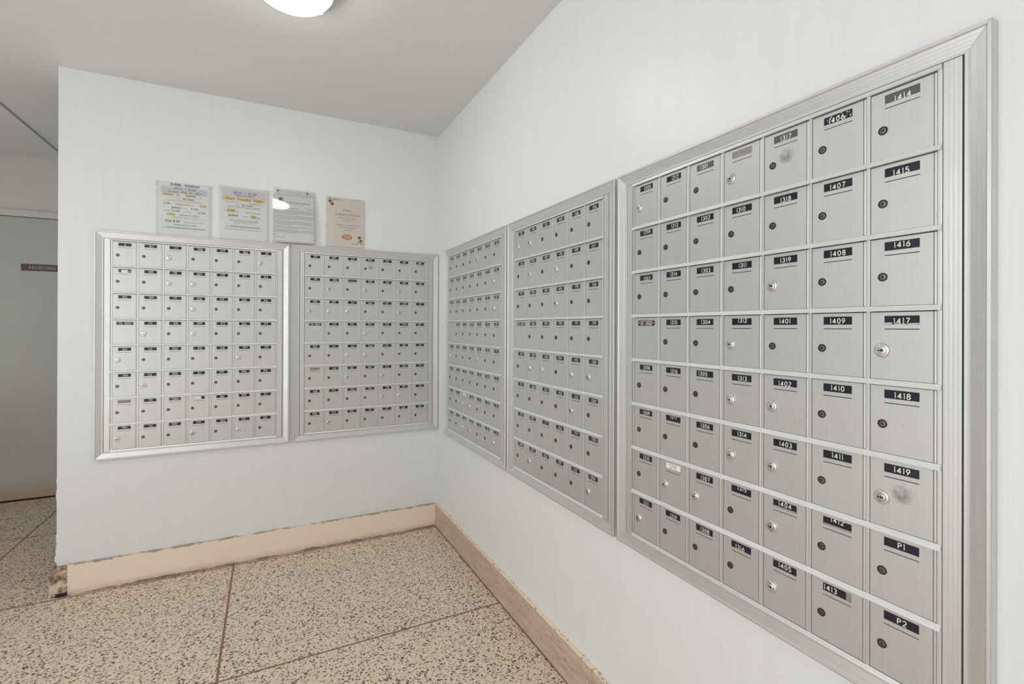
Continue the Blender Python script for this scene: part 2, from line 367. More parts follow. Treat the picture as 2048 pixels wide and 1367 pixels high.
# frame profile: (distance from outer edge, height off the wall)
PROF = [(0, 0), (0, .0185), (.0012, .020), (.0055, .020), (.0068, .0188), (.0075, .0176), (.0130, .0160), (.0132, .0156), (.0185, .0142), (.0187, .0138), (.0240, .0122), (.0242, .0118), (.0290, .0104), (.0298, .0124), (.0338, .0124), (.0345, .0116), (.0345, 0)]
def frame_rail(side, Wd, Hd, parent):
    bm = bmesh.new(); g = .00025; rows = []
    for k in (0, 1):
        r = []
        for d, h in PROF:
            if side == 'bottom': p = (d + g, d) if k == 0 else (Wd - d - g, d)
            elif side == 'top': p = (d + g, Hd - d) if k == 0 else (Wd - d - g, Hd - d)
            elif side == 'left': p = (d, d + g) if k == 0 else (d, Hd - d - g)
            else: p = (Wd - d, d + g) if k == 0 else (Wd - d, Hd - d - g)
            r.append(bm.verts.new((p[0], -h, p[1])))
        rows.append(r)
    for i in range(len(PROF) - 1): bm.faces.new((rows[0][i], rows[0][i + 1], rows[1][i + 1], rows[1][i]))
    bm.faces.new(rows[0]); bm.faces.new(rows[1])
    return finish('frame_rail', bm, M['rail_h'] if side in ('top', 'bottom') else M['rail_v'], parent)
def fluted(name, x0, x1, z0, z1, y, n, dep, horiz, m, parent, yb=0.0, slope=0.0):
    """extrusion with n rounded flutes across its face"""
    bm = bmesh.new(); L = (z1 - z0) if horiz else (x1 - x0); pts = [(0, yb)]
    for k in range(n):
        a = L * k / n; b = L * (k + 1) / n
        for s in range(7):
            u = s / 6; pts.append((a + (b - a) * (.04 + .92 * u), y + dep - dep * math.sin(PI * (.08 + .84 * u)) + slope * (k + u) / n))
    pts.append((L, yb)); rows = []
    for k in (0, 1):
        rows.append([bm.verts.new(((x1 if k else x0), yy, z0 + p)) if horiz else bm.verts.new((x0 + p, yy, (z1 if k else z0))) for p, yy in pts])
    for i in range(len(pts) - 1): bm.faces.new((rows[0][i], rows[0][i + 1], rows[1][i + 1], rows[1][i]))
    bm.faces.new(rows[0]); bm.faces.new(rows[1])
    return finish(name, bm, m, parent)
# cell coordinates: x from column origin, z from row top downwards
LX0, LX1, LZ0, LZ1 = .0255, .0757, -.0272, -.0124      # number window
SX0, SX1, SZ0, SZ1 = .0255, .0757, -.0357, -.0343      # thin slot under it
KX, KZ = .0228, -.0715
def door_mesh(cw, blank):
    bm = bmesh.new(); x0, x1, z0, z1 = .0045, cw - .0078, -CH + .0050, -.0062
    holes = [] if blank else [(LX0, LX1, LZ0, LZ1, 1), (SX0, SX1, SZ0, SZ1, 1)]
    xs = [x0, x1] + [h[i] for h in holes for i in (0, 1)]; zs = [z0, z1] + [h[i] for h in holes for i in (2, 3)]
    sheet(bm, xs, zs, DY, holes, .0016, 0)
    yb = DY + .0028
    for a in ([(x0, DY, z0), (x1, DY, z0), (x1, yb, z0), (x0, yb, z0)], [(x0, DY, z1), (x0, yb, z1), (x1, yb, z1), (x1, DY, z1)], [(x0, DY, z0), (x0, yb, z0), (x0, yb, z1), (x0, DY, z1)], [(x1, DY, z0), (x1, DY, z1), (x1, yb, z1), (x1, yb, z0)]): quad(bm, a, 0)
    # hinge leaf beside the free panel
    hx0, hx1 = x1 + .0005, cw - .0034; yh = DY - .0006
    seg = 5; pr = [(hx0 + (hx1 - hx0) * k / seg, yh + .0008 * (abs(k / seg - .5) * 2) ** 2) for k in range(seg + 1)]
    for (a, ya), (b, yb2) in zip(pr, pr[1:]): quad(bm, [(a, ya, z0), (b, yb2, z0), (b, yb2, z1), (a, ya, z1)], 0)
    quad(bm, [(hx0, pr[0][1], z0), (hx0, pr[0][1], z1), (hx0, DY + .0028, z1), (hx0, DY + .0028, z0)], 0)
    quad(bm, [(hx1, pr[-1][1], z0), (hx1, DY + .0028, z0), (hx1, DY + .0028, z1), (hx1, pr[-1][1], z1)], 0)
    bmesh.ops.remove_doubles(bm, verts=bm.verts[:], dist=1e-6)
    me = bpy.data.meshes.new('mailbox_door'); bmesh.ops.recalc_face_normals(bm, faces=bm.faces[:]); bm.to_mesh(me); bm.free()
    me.materials.append(M['door']); me.materials.append(M['slot']); return me
def keyway(bm, R, y, ang, mi, wd=.0013):
    c, s = math.cos(ang), math.sin(ang)
    P = lambda a, b: (a * c - b * s, y, a * s + b * c)
    quad(bm, [P(-R * .72, -wd / 2), P(R * .55, -wd / 2), P(R * .55, wd / 2), P(-R * .72, wd / 2)], mi)
    quad(bm, [P(-R * .10, -wd * 1.1), P(R * .3, -wd * 1.1), P(R * .3, wd * 1.1), P(-R * .10, wd * 1.1)], mi)
def lock_mesh(kind, ang, name):
    bm = bmesh.new()
    if kind == 'small':
        lathe(bm, [(.0074, 0), (.0074, .0006), (.0070, .0012), (.0060, .0012), (.0055, .0004), (.0054, .0)], (0, 0, 0), 24, 0)
        lathe(bm, [(.0054, .0001), (.0048, .0001), (.0046, .0008), (.0036, .0010), (0, .0010)], (0, 0, 0), 24, 1)
        keyway(bm, .0046, -.00115, ang, 2)
    else:
        lathe(bm, [(.0124, 0), (.0124, .0012), (.0116, .0030), (.0100, .0042), (.0088, .0046), (.0078, .0044), (.0076, .0036), (.0072, .0036)], (0, 0, 0), 32, 0)
        lathe(bm, [(.0072, .0036), (.0070, .0052), (.0062, .0057), (.0045, .0058), (0, .0058)], (0, 0, 0), 28, 0 if kind == 'large' else 1)
        keyway(bm, .0070, -.0060, ang, 2, .0016)
    me = bpy.data.meshes.new(name); bmesh.ops.recalc_face_normals(bm, faces=bm.faces[:]); bm.to_mesh(me); bm.free()
    for p in me.polygons: p.use_smooth = True
    return me
LOCKS = {}
for k in ('small', 'rust', 'large', 'large_b'):
    for a in range(5):
        ang = [0, .35, -.3, PI / 2, .15][a] if k in ('small', 'rust') else [0, .15, -.2, PI / 2, .4][a]
        me = lock_mesh('small' if k in ('small', 'rust') else k, ang, 'lock')
        for mm in ((M['bronze'] if k == 'small' else M['rust'] if k == 'rust' else M['chrome']), (M['plug'] if k in ('small', 'rust') else M['steel']), M['black']): me.materials.append(mm)
        LOCKS[(k, a)] = me
def set_sharp(me, deg=38):
    try: me.set_sharp_from_angle(angle=math.radians(deg))
    except Exception: pass
for me in LOCKS.values(): set_sharp(me)

def small_marks(bm, x0, x1, z0, z1, y, mi, rows, rnd):
    h = (z1 - z0) / rows
    for r in range(rows):
        x = x0 + rnd.uniform(0, .0008)
        while x < x1 - .0006:
            wd = rnd.uniform(.0005, .0016); quad(bm, [(x, y, z0 + r * h + h * .25), (min(x1, x + wd), y, z0 + r * h + h * .25), (min(x1, x + wd), y, z0 + r * h + h * .78), (x, y, z0 + r * h + h * .78)], mi); x += wd + rnd.uniform(.0003, .0007)

def make_bank(name_label, loc, rz, ncol, cw, numbers, large, special, offs, group):
    root = empty('mailbox_bank', loc, rz); tag(root, name_label, 'mailboxes', group)
    Wd = ncol * cw + 2 * MARG; Hd = BZH; gz = (Hd - 8 * CH) / 2; ztop = Hd - gz; rnd = random.Random(len(numbers[0][0]) * 31 + ncol + int(loc[1] * 100) + int(loc[0] * 100))
    for s in ('top', 'bottom', 'left', 'right'): frame_rail(s, Wd, Hd, root)
    bm = bmesh.new(); box(bm, FW - .001, Wd - FW + .001, -.0070, -.0002, FW - .001, Hd - FW + .001); finish('back_panel', bm, M['gap'], root)
    for x0 in (FW + .0020, Wd - MARG + .0045):
        x1 = x0 + (MARG - FW - .0065)
        fluted('side_jamb', x0, x1, FW + .001, Hd - FW - .001, -.0122, 4, .00008, False, M['rail_v'], root, -.006)
    # narrow strips closing the outer columns and running between columns
    for c in range(ncol + 1):
        xc = MARG + c * cw; wl = .0026
        fluted('mullion', xc - wl, xc + wl + .0014, gz - .001, ztop + .001, -.0124, 1, .00012, False, M['rail_v'], root, -.006)
    for r in range(9):
        z = ztop - r * CH
        if r in (0, 8):
            a, b = (z - .0042, z + .0045) if r == 0 else (z - .0045, z + .0042)
            fluted('end_bar', MARG - .003, Wd - MARG + .0035, a, b, -.0165, 2, .0004, True, M['bar'], root, -.006, .003)
        else: fluted('row_bar', MARG - .0035, Wd - MARG + .0035, z - .0046, z + .0046, -.0182, 4, .0005, True, M['bar'], root, -.006, .0048)
    dm = door_mesh(cw, False); db = door_mesh(cw, True)
    for r in range(8):
        for c in range(ncol):
            s = numbers[r][c]; xo = MARG + c * cw; zo = ztop - r * CH; sp = special.get((r, c), '')
            plate = s == 'plate'; nolab = s == 'none'
            d = bpy.data.objects.new('mailbox_door', db if (plate or nolab) else dm); col.objects.link(d); d.parent = root; d.location = (xo, 0, zo)
            if plate:
                bm = bmesh.new(); px0, px1, pz0, pz1 = .0185, .0845, -.0285, -.0130; y = DY - .0008
                box(bm, px0 + .002, px1 - .002, y, DY, pz0, pz1, 0); box(bm, px0, px0 + .0025, y, DY, pz0 + .003, pz1 - .003, 0); box(bm, px1 - .0025, px1, y, DY, pz0 + .003, pz1 - .003, 0)
                small_marks(bm, px0 + .004, px1 - .004, pz1 - .0030, pz1 - .0006, y - .0001, 1, 1, rnd); small_marks(bm, px0 + .010, px0 + .024, pz0 + .001, pz1 - .0035, y - .0001, 1, 3, rnd); small_marks(bm, px0 + .030, px1 - .009, pz0 + .001, pz1 - .0035, y - .0001, 1, 4, rnd)
                for qx in (px0 + .0045, px1 - .0045): lathe(bm, [(.0018, 0), (.0016, .0005), (0, .0007)], (qx, y, (pz0 + pz1) / 2), 12, 1)
                o = finish('maker_plate', bm, [M['black'], M['digit']], d); o['label'] = 'small black plate with tiny white lettering'
                continue
            if nolab: continue
            # number strip inside its window
            bm = bmesh.new(); y = DY + .0009; bgm, dgm, txt = M['label'], M['digit'], s
            if sp == 'grey': bgm = M['label_grey']; dgm = M['label_blank'] if False else M['digit']
            if sp == 'blank': bgm = M['label_blank']; txt = ''
            if sp == 'bluegrey': bgm = M['label_grey']; txt = ''
            if sp == 'brown': bgm = M['label_brown']; dgm = M['digit_grey']
            if sp == 'white': bgm = M['label_white']; dgm = M['digit_grey']
            xe = LX1 - .0002
            if sp == 'short': xe = LX1 - .0095
            quad(bm, [(LX0 + .0002, y, LZ0 + .0002), (xe, y, LZ0 + .0002), (xe, y, LZ1 - .0002), (LX0 + .0002, y, LZ1 - .0002)], 0)
            if sp == 'short': quad(bm, [(xe, y, LZ0 + .0002), (LX1 - .0002, y, LZ0 + .0002), (LX1 - .0002, y, LZ1 - .0002), (xe, y, LZ1 - .0002)], 2)
            if sp == 'patch':
                quad(bm, [(LX0 + .011, y - .0002, LZ0 + .0004), (LX0 + .036, y - .0002, LZ0 + .0004), (LX0 + .036, y - .0002, LZ1 - .003), (LX0 + .011, y - .0002, LZ1 - .003)], 3); txt = ''
                small_marks(bm, LX0 + .001, LX0 + .009, LZ0 + .003, LZ1 - .002, y - .0002, 2, 2, rnd); small_marks(bm, LX0 + .038, LX1 - .002, LZ0 + .003, LZ1 - .004, y - .0002, 1, 2, rnd)
            if sp == 'whitepart':
                quad(bm, [(LX0 + .001, y - .0002, LZ0 + .001), (LX0 + .036, y - .0002, LZ0 + .001), (LX0 + .034, y - .0002, LZ1 - .002), (LX0 + .001, y - .0002, LZ1 - .001)], 3); txt = ''
            if sp == 'tornlabel':
                for q in range(26):
                    qx = LX0 + (.030 + rnd.random() * .019 if q < 16 else .006 + rnd.random() * .03); qz = LZ0 + .001 + rnd.random() * .012; a_ = rnd.random() * 3
                    p3 = [(qx + rr_ * math.cos(a_ + k * 2.1) * (1.4 if k else 1), y - .0003, qz + rr_ * math.sin(a_ + k * 2.1)) for k, rr_ in enumerate([rnd.uniform(.0006, .0022) for _ in range(3)])]
                    bm.faces.new([bm.verts.new(p) for p in p3]).material_index = 3
            if sp == 'edge':
                small_marks(bm, LX0 + .001, LX1 - .001, LZ0 + .0002, LZ0 + .0026, y - .0002, 3, 1, rnd)
            if txt:
                dx, dz = offs.get((r, c), (rnd.uniform(-.003, .0035), rnd.uniform(-.0012, .0012)))
                # the strip's lettering, cut off where the window hides it
                tb = bmesh.new(); number(tb, txt, (LX0 + LX1) / 2 + dx, LZ0 + .0030 + dz, .0088, y - .00015, 1)
                for lo, nn in ((LZ1 - .0003, (0, 0, 1)), (LZ0 + .0003, (0, 0, -1))):
                    bmesh.ops.bisect_plane(tb, geom=tb.verts[:] + tb.edges[:] + tb.faces[:], plane_co=(0, 0, lo), plane_no=nn, clear_outer=True)
                me = bpy.data.meshes.new('t'); tb.to_mesh(me); tb.free(); bm.from_mesh(me); bpy.data.meshes.remove(me)
            o = finish('number_strip', bm, [bgm, dgm, M['label_blank'], M['label_white']], d, auto=False)
            if txt: o['label'] = {'white': 'white strip', 'grey': 'grey strip', 'brown': 'brown strip'}.get(sp, 'black strip') + ' with the number ' + txt
            else: o['label'] = 'number window with no readable number'
            k = 'large' if (r, c) in large else 'small'
            if k == 'large': kk = ('large' if rnd.random() < .6 else 'large_b', rnd.choice([0, 1, 2, 4, 3]))
            else: kk = ('rust' if (r >= 5 and ncol == 7 and cw > .1012 and rnd.random() < .6) else 'small', rnd.randrange(5))
            lk = bpy.data.objects.new('lock', LOCKS[kk]); col.objects.link(lk); lk.parent = d; lk.location = (KX, DY, KZ)
            if k == 'large': lk['label'] = 'large round chrome replacement lock'
            if sp == 'tape' or sp == 'tornlabel':
                bm = bmesh.new(); rr = random.Random(3); prev = None
                for i in range(17):
                    u = i / 16; x = LX0 - .001 + (LX1 - LX0 + .002) * u; zz_ = LZ0 + (.0010 if sp == 'tape' else -.002) + .0010 * math.sin(u * 7 + .5); hh = .0026 + .0008 * math.sin(u * 11)
                    cur = [bm.verts.new((x, DY - .0003, zz_ - hh / 2)), bm.verts.new((x, DY - .0016 - .0006 * math.sin(u * 9), zz_)), bm.verts.new((x, DY - .0003, zz_ + hh / 2))]
                    if prev and not (sp == 'tape' and i in (5, 11)):
                        for q in (0, 1): bm.faces.new((prev[q], prev[q + 1], cur[q + 1], cur[q]))
                    prev = cur
                finish('tape_curl', bm, M['tape'], d, True)['label'] = 'curled strip of clear tape, its glare painted white'
            if sp.startswith('smudge') or (r, c) in special.get('smudge', ()):
                bm = bmesh.new(); quad(bm, [(.036, DY - .0002, -.075), (.066, DY - .0002, -.075), (.070, DY - .0002, -.044), (.034, DY - .0002, -.044)])
                finish('glue_residue', bm, M['residue'], d)['label'] = 'grey patch of old sticker glue'
    return root
M['tape'] = mat('glare_white_tape', srgb(240, 240, 238), .12, 0, **{'Transmission Weight': .35, 'IOR': 1.45})  # glare on the clear tape is painted in as white

A = [['6','107','117','206','214','303','311'], ['101','108','118','207','215','304','312'], ['102','109','119','208','216','305','313'], ['plate','112','201','209','217','306','314'],
     ['103','113','202','210','218','307','315'], ['104','114','203','211','219','308','316'], ['105','115','204','212','301','309','317'], ['106','116','205','213','302','310','318']]
B = [['319','407','415','504','512','601','609'], ['401','408','416','505','513','602','610'], ['402','409','417','506','514','603','611'], ['plate','410','418','507','515','604','612'],
     ['403','411','419','508','516','605','613'], ['404','412','501','509','517','606','614'], ['405','413','502','510','518','607','615'], ['406','414','503','511','519','608','616']]
Cn = [['617','705','713','802','810','818','907'], ['618','706','714','803','811','819','908'], ['619','707','715','804','812','901','909'], ['none','708','716','805','813','902','910'],
      ['701','709','717','806','814','903','911'], ['702','710','718','807','815','904','912'], ['703','711','719','808','816','905','913'], ['704','712','801','809','817','906','914']]
D = [['915','1003','1011','1019','1108','1116'], ['916','1004','1012','1101','1109','1117'], ['917','1005','1013','1102','1110','1118'], ['plate','1006','1014','1103','1111','1119'],
     ['918','1007','1015','1104','1112','1201'], ['919','1008','1016','1105','1113','1202'], ['1001','1009','1017','1106','1114','1203'], ['1002','1010','1018','1107','1115','1204']]
E_ = [['1205','1212','1301','1309','1317','1406','1414'], ['1206','1213','1302','1310','1318','1407','1415'], ['1207','1214','1303','1311','1319','1408','1416'], ['plate','1215','1304','1312','1401','1409','1417'],
      ['1208','1216','1305','1313','1402','1410','1418'], ['1209','1217','1306','1314','1403','1411','1419'], ['1210','1218','1307','1315','1404','1412','P1'], ['1211','1219','1308','1316','1405','1413','P2']]
G = 'wall banks of aluminium mailboxes'
rc = lambda L: {(int(a) // 10 - 1, int(a) % 10 - 1) for a in L.split()}
make_bank('aluminium mailbox bank at the free end of the wall, boxes 6 to 318', (-1.6861, 0, BZ0), 0, 7, .1010, A, rc('13 17 23 24 34 42 44 51 56 62 81 84 86'),
          {(1, 0): 'patch', (6, 0): 'blank', (6, 2): 'grey', (6, 3): 'whitepart'}, {}, G)
make_bank('aluminium mailbox bank below the notices and left of the corner, boxes 319 to 616', (-.8345, 0, BZ0), 0, 7, .1004, B, rc('22 24 26 31 32 33 36 44 53 54 63 65 75 76 82'),
          {(1, 2): 'bluegrey', (5, 0): 'blank', 'smudge': {(0, 3)}}, {}, G)
make_bank('aluminium mailbox bank right of the corner, seen very obliquely', (0, -.1790, BZ0), -PI / 2, 7, .1010, Cn, rc('15 27 37 51 55 73 74 83 84 87'),
          {(6, 2): 'white', (2, 3): 'grey'}, {}, G)
make_bank('narrower aluminium mailbox bank of six columns, boxes 915 to 1204', (0, -1.0295, BZ0), -PI / 2, 6, .1005, D, rc('11 12 22 24 34 52 53 55 56 65 82 86'),
          {(6, 2): 'brown'}, {}, G)
make_bank('nearest and largest looking aluminium mailbox bank, boxes 1205 to P2', (0, -1.7760, BZ0), -PI / 2, 7, .1016, E_, rc('11 14 35 44 47 54 55 64 65 67 72 73 75 81 85'),
          {(0, 3): 'blank', (0, 2): 'grey', (0, 4): 'grey', (0, 6): 'grey', (0, 5): 'tornlabel', (3, 6): 'tape', (6, 1): 'white', (7, 5): 'short', (6, 4): 'edge', (6, 5): 'edge', 'smudge': {(0, 4), (5, 6)}},
          {(0, 0): (.003, -.0005), (0, 1): (.004, 0), (0, 2): (-.004, .0005), (0, 4): (0, -.0015), (0, 6): (.0005, -.003), (0, 5): (-.003, -.001),
           (1, 0): (.002, .0022), (1, 1): (.003, .0005), (1, 2): (.001, 0), (1, 3): (-.003, -.0005), (1, 4): (.000, -.002), (1, 5): (-.001, -.001), (1, 6): (-.0015, -.0025),
           (2, 0): (.002, -.0025), (2, 1): (0, 0), (2, 2): (.002, -.001), (2, 3): (.0015, 0), (2, 4): (0, -.0005), (2, 5): (0, -.0005), (2, 6): (0, .001),
           (3, 1): (.001, 0), (3, 2): (.002, 0), (3, 3): (.0015, .0025), (3, 4): (-.001, 0), (3, 5): (-.0005, -.0005), (3, 6): (-.0005, -.0015),
           (4, 0): (.001, 0), (4, 1): (.002, -.0012), (4, 2): (-.006, -.0003), (4, 3): (.0015, -.001), (4, 4): (-.001, -.0022), (4, 5): (0, .0003), (4, 6): (.001, -.001),
           (5, 0): (.001, -.0008), (5, 1): (.001, .0048), (5, 2): (.0008, -.0003), (5, 3): (.001, -.0003), (5, 4): (.001, -.0005), (5, 5): (0, 0), (5, 6): (.0005, -.0002),
           (6, 0): (.001, -.0006), (6, 1): (-.001, 0), (6, 2): (.002, -.001), (6, 3): (.0015, .0045), (6, 4): (0, .0015), (6, 5): (0, .0052), (6, 6): (0, -.0003),
           (7, 0): (.001, -.0018), (7, 1): (.0015, -.0025), (7, 2): (.001, -.001), (7, 3): (-.0035, -.003), (7, 4): (0, .0005), (7, 5): (-.012, -.0005), (7, 6): (.001, -.0012)}, G)

# ------------------------------------------------------------------ text for the notices and the door sign
def text_into(bm, s, x, z, size, y, mi, align='CENTER', bold=0.0, sx=1.0, shear=0.0, space=1.0):
    cu = bpy.data.curves.new('txt', 'FONT'); cu.body = s; cu.size = size; cu.align_x = align; cu.offset = 0 if 'M' in s else bold * .45; cu.resolution_u = 2; cu.shear = shear; cu.space_character = space; cu.fill_mode = 'FRONT'
    ob = bpy.data.objects.new('txt', cu); me = bpy.data.meshes.new_from_object(ob)
    n0 = len(bm.verts); f0 = len(bm.faces)
    bm.from_mesh(me); bm.verts.ensure_lookup_table(); bm.faces.ensure_lookup_table()
    for vv in bm.verts[n0:]: vv.co = Vector((x + vv.co.x * sx, y, z + vv.co.y))
    for f in bm.faces[f0:]: f.material_index = mi
    bpy.data.objects.remove(ob); bpy.data.curves.remove(cu); bpy.data.meshes.remove(me)
def disc(bm, x, z, r, y, mi, rz=None, n=16, rot=0):
    rz = rz or r; vs = []
    for k in range(n):
        a = 2 * PI * k / n; px, pz = r * math.cos(a), rz * math.sin(a); vs.append(bm.verts.new((x + px * math.cos(rot) - pz * math.sin(rot), y, z + px * math.sin(rot) + pz * math.cos(rot))))
    f = bm.faces.new(vs); f.material_index = mi
def rect(bm, x0, x1, z0, z1, y, mi): quad(bm, [(x0, y, z0), (x1, y, z0), (x1, y, z1), (x0, y, z1)], mi)
PM = {k: mat('print_' + k, srgb(*c), .6) for k, c in dict(paper=(243, 243, 241), navy=(46, 48, 108), blue=(74, 104, 176), red=(176, 70, 84), green=(70, 130, 112), pale_green=(214, 223, 215), pale_blue=(206, 217, 233), orange=(226, 174, 136), gold=(190, 146, 40), yellow=(238, 224, 168), pale_pink=(230, 224, 228), grey=(120, 120, 124), dark=(64, 64, 72), rule=(150, 148, 150), beige=(243, 234, 225), rose=(200, 156, 142), leaf=(70, 78, 74), pumpkin=(226, 152, 96), pale_yellow=(236, 232, 208)).items()}
PK = list(PM); PI_ = {k: i for i, k in enumerate(PK)}; PL = [PM[k] for k in PK]
sl = bpy.data.materials.new('clear_sleeve'); sl.use_nodes = True; nt = sl.node_tree; nt.nodes.clear()
out = nt.nodes.new('ShaderNodeOutputMaterial'); tr = nt.nodes.new('ShaderNodeBsdfTransparent'); gl = nt.nodes.new('ShaderNodeBsdfGlossy'); gl.inputs['Roughness'].default_value = .03
fr = nt.nodes.new('ShaderNodeFresnel'); fr.inputs['IOR'].default_value = 1.45; mx = nt.nodes.new('ShaderNodeMixShader'); tr.inputs[0].default_value = (.995, .995, .997, 1)
nt.links.new(fr.outputs[0], mx.inputs[0]); nt.links.new(tr.outputs[0], mx.inputs[1]); nt.links.new(gl.outputs[0], mx.inputs[2]); nt.links.new(mx.outputs[0], out.inputs[0])
def marks(bm, x0, x1, z, h, y, mi, rnd):
    x = x0
    while x < x1: 
        wd = rnd.uniform(.003, .009); rect(bm, x, min(x1, x + wd), z, z + h, y, mi); x += wd + .0012
def sleeve(parent, x0, x1, z0, z1, y, bow=.0015, tilt=(0, 0)):
    bm = bmesh.new(); N = 10; g = []
    for i in range(N + 1):
        row = []
        for j in range(N + 1):
            u, v_ = i / N, j / N; x = x0 + (x1 - x0) * u; z = z0 + (z1 - z0) * v_
            row.append(bm.verts.new((x, y - bow * (.6 + .4 * math.sin(PI * u)) * math.sin(PI * v_) - tilt[0] * (v_) * (z1 - z0) - tilt[1] * u * (x1 - x0), z)))
        g.append(row)
    for i in range(N):
        for j in range(N): bm.faces.new((g[i][j], g[i + 1][j], g[i + 1][j + 1], g[i][j + 1]))
    o = finish('plastic_sleeve', bm, sl, parent, True); o['label'] = 'clear glossy plastic sleeve'; return o
def tapes(parent, pts):
    for x, z in pts:
        bm = bmesh.new(); box(bm, x - .006, x + .006, -.0040, -.0036, z - .0035, z + .0035)
        for vv in bm.verts: vv.co.y += random.uniform(-.0006, .0002)
        finish('tape', bm, M['tape'], parent)
def bingo(bm, cx, z, y, s=1.0):
    for i, (ch, c, r) in enumerate(zip('BINGO', ('navy', 'blue', 'red', 'blue', 'navy'), (1, 1.1, .7, 1.1, 1))):
        x = cx + (i - 2) * .0225 * s
        if ch != 'N': disc(bm, x, z, .0098 * s, y, PI_[c], .0052 * s); disc(bm, x, z, .0080 * s, y - .0001, PI_['pale_blue'], .0038 * s)
        text_into(bm, ch, x, z - .0028 * s, .0088 * s, y - .0002, PI_[c], bold=.0003)
rnd = random.Random(11)
ADDR = '1840 University Blvd West, Silver Spring, MD 20902'
def notice(label, x, z0, lean=0.0):
    r = empty('notice', (x, -.0300 if lean else 0, z0)); r.rotation_euler = (math.radians(-lean), 0, math.radians(1.9) if lean else 0); tag(r, label, 'notice', 'notices taped above the mailboxes'); return r
YP = -.0014; YT = YP - .0002
PW, PH = .216, .279
def paper(bm, w=PW, h=PH, mi='paper'): box(bm, 0, w, YP, YP + .0006, 0, h, PI_[mi])
# 1
r = notice('bingo notice headed SUPER SUNDAY, leftmost of the four above the mailboxes', -1.443, 1.698); bm = bmesh.new(); paper(bm, .214, .268)
T = lambda s, x, z, size, c, **k: text_into(bm, s, x, z, size, YT - .0002, PI_[c], **k)
cx = .112; H = .268
rect(bm, .012, .206, H - .038, H - .024, YT, PI_['pale_pink']); T('SUPER   SUNDAY', cx, H - .018, .0165, 'navy', bold=.0006); bingo(bm, cx, H - .030, YT - .0002, .85)
rect(bm, .010, .206, H - .0378, H - .0372, YT - .0003, PI_['rule'])
rect(bm, .012, .206, H - .056, H - .0395, YT, PI_['pale_green']); T('Sunday   Mar. 3,   2024', cx, H - .0525, .0155, 'green', bold=.0005)
for a, b in ((.018, .062), (.114, .158)): rect(bm, a, b, H - .0665, H - .0595, YT, PI_['orange'])
marks(bm, .020, .060, H - .064, .002, YT - .0002, PI_['red'], rnd); T('- 5:00', .080, H - .066, .0075, 'dark', bold=.0003); marks(bm, .116, .156, H - .064, .002, YT - .0002, PI_['red'], rnd); T('- 12', .174, H - .066, .0075, 'dark', bold=.0003)
rect(bm, .010, .206, H - .0745, H - .0695, YT, PI_['pale_yellow']); T('Har Tzeon', .126, H - .084, .0115, 'navy', bold=.0004); T('Location', .082, H - .083, .006, 'grey')
T(ADDR, cx, H - .0925, .0066, 'grey'); rect(bm, .010, .206, H - .096, H - .0955, YT, PI_['rule'])
for a, b in ((.070, .098), (.118, .152)): rect(bm, a, b, H - .1125, H - .105, YT, PI_['yellow'])
T('$ 250', .036, H - .112, .0115, 'dark', bold=.0004); T('10 regular games', .100, H - .111, .0075, 'gold', bold=.0002); rect(bm, .178, .204, H - .114, H - .103, YT, PI_['yellow']); T('$ 250', .188, H - .112, .0115, 'gold', bold=.0004)
T('Jackpot', .074, H - .130, .0125, 'dark', bold=.0004); T('(coverall)', .108, H - .129, .006, 'grey'); T('$ 1000', .152, H - .130, .011, 'dark', bold=.0003)
T("Triple 'N'", .036, H - .146, .0075, 'grey'); T('$ 1000', .074, H - .147, .011, 'dark', bold=.0003); T("----  Triple 'T'", .124, H - .146, .0075, 'grey'); T('$ 1000', .184, H - .147, .011, 'dark', bold=.0003)
rect(bm, .042, .070, H - .168, H - .154, YT, PI_['yellow']); T('$ 3000', .052, H - .166, .0125, 'gold', bold=.0005); T('" MINI BUCKS BONUS "', .130, H - .165, .0088, 'dark', bold=.0002)
T('Over $ 1500 in pull tabs up for grabs', cx, H - .176, .0072, 'grey'); rect(bm, .010, .206, H - .183, H - .1825, YT, PI_['rule'])
T('Only $ 50', .058, H - .200, .0150, 'dark', bold=.0006); T('(All paper games included)', .148, H - .199, .0078, 'grey'); T('No Reservations needed', cx, H - .214, .0090, 'dark')
rect(bm, .010, .206, H - .219, H - .2185, YT, PI_['rule']); T('Call', .022, H - .231, .0085, 'dark'); marks(bm, .034, .200, H - .2295, .0034, YT - .0002, PI_['grey'], rnd)
finish('paper_sheet', bm, PL, r, auto=False); sleeve(r, -.010, .228, -.004, .268, -.0030); tapes(r, ((-.004, .258), (.222, .262), (-.002, .004)))
# 2
r = notice('bingo notice reading Every Tuesday Night, second from the left', -1.178, 1.702); bm = bmesh.new(); paper(bm, .214, .272)
T = lambda s, x, z, size, c, **k: text_into(bm, s, x, z, size, YT - .0002, PI_[c], **k)
cx = .108; H = .272
rect(bm, .008, .210, H - .062, H - .010, YT, PI_['pale_pink']); rect(bm, .008, .150, H - .010, H - .004, YT, PI_['pale_yellow']); bingo(bm, cx + .004, H - .026, YT - .0002, 1.0); T('" Open to the public "', cx, H - .042, .0105, 'navy', bold=.0002)
for a, b in ((.010, .062), (.074, .138), (.150, .206)): rect(bm, a, b, H - .069, H - .050, YT - .0001, PI_['yellow'])
T('Every  Tuesday  Night', cx, H - .065, .0188, 'gold', bold=.0009); T('Doors open at 5:30 pm', .052, H - .078, .0068, 'dark'); T('Bingo starts at 7 pm', .162, H - .081, .0068, 'dark')
rect(bm, .008, .208, H - .0835, H - .083, YT, PI_['rule']); T('Har Tzeon', .122, H - .094, .0112, 'dark', bold=.0004); T('Location', .076, H - .093, .006, 'grey'); T(ADDR, cx, H - .103, .0071, 'dark'); rect(bm, .008, .208, H - .107, H - .1065, YT, PI_['rule'])
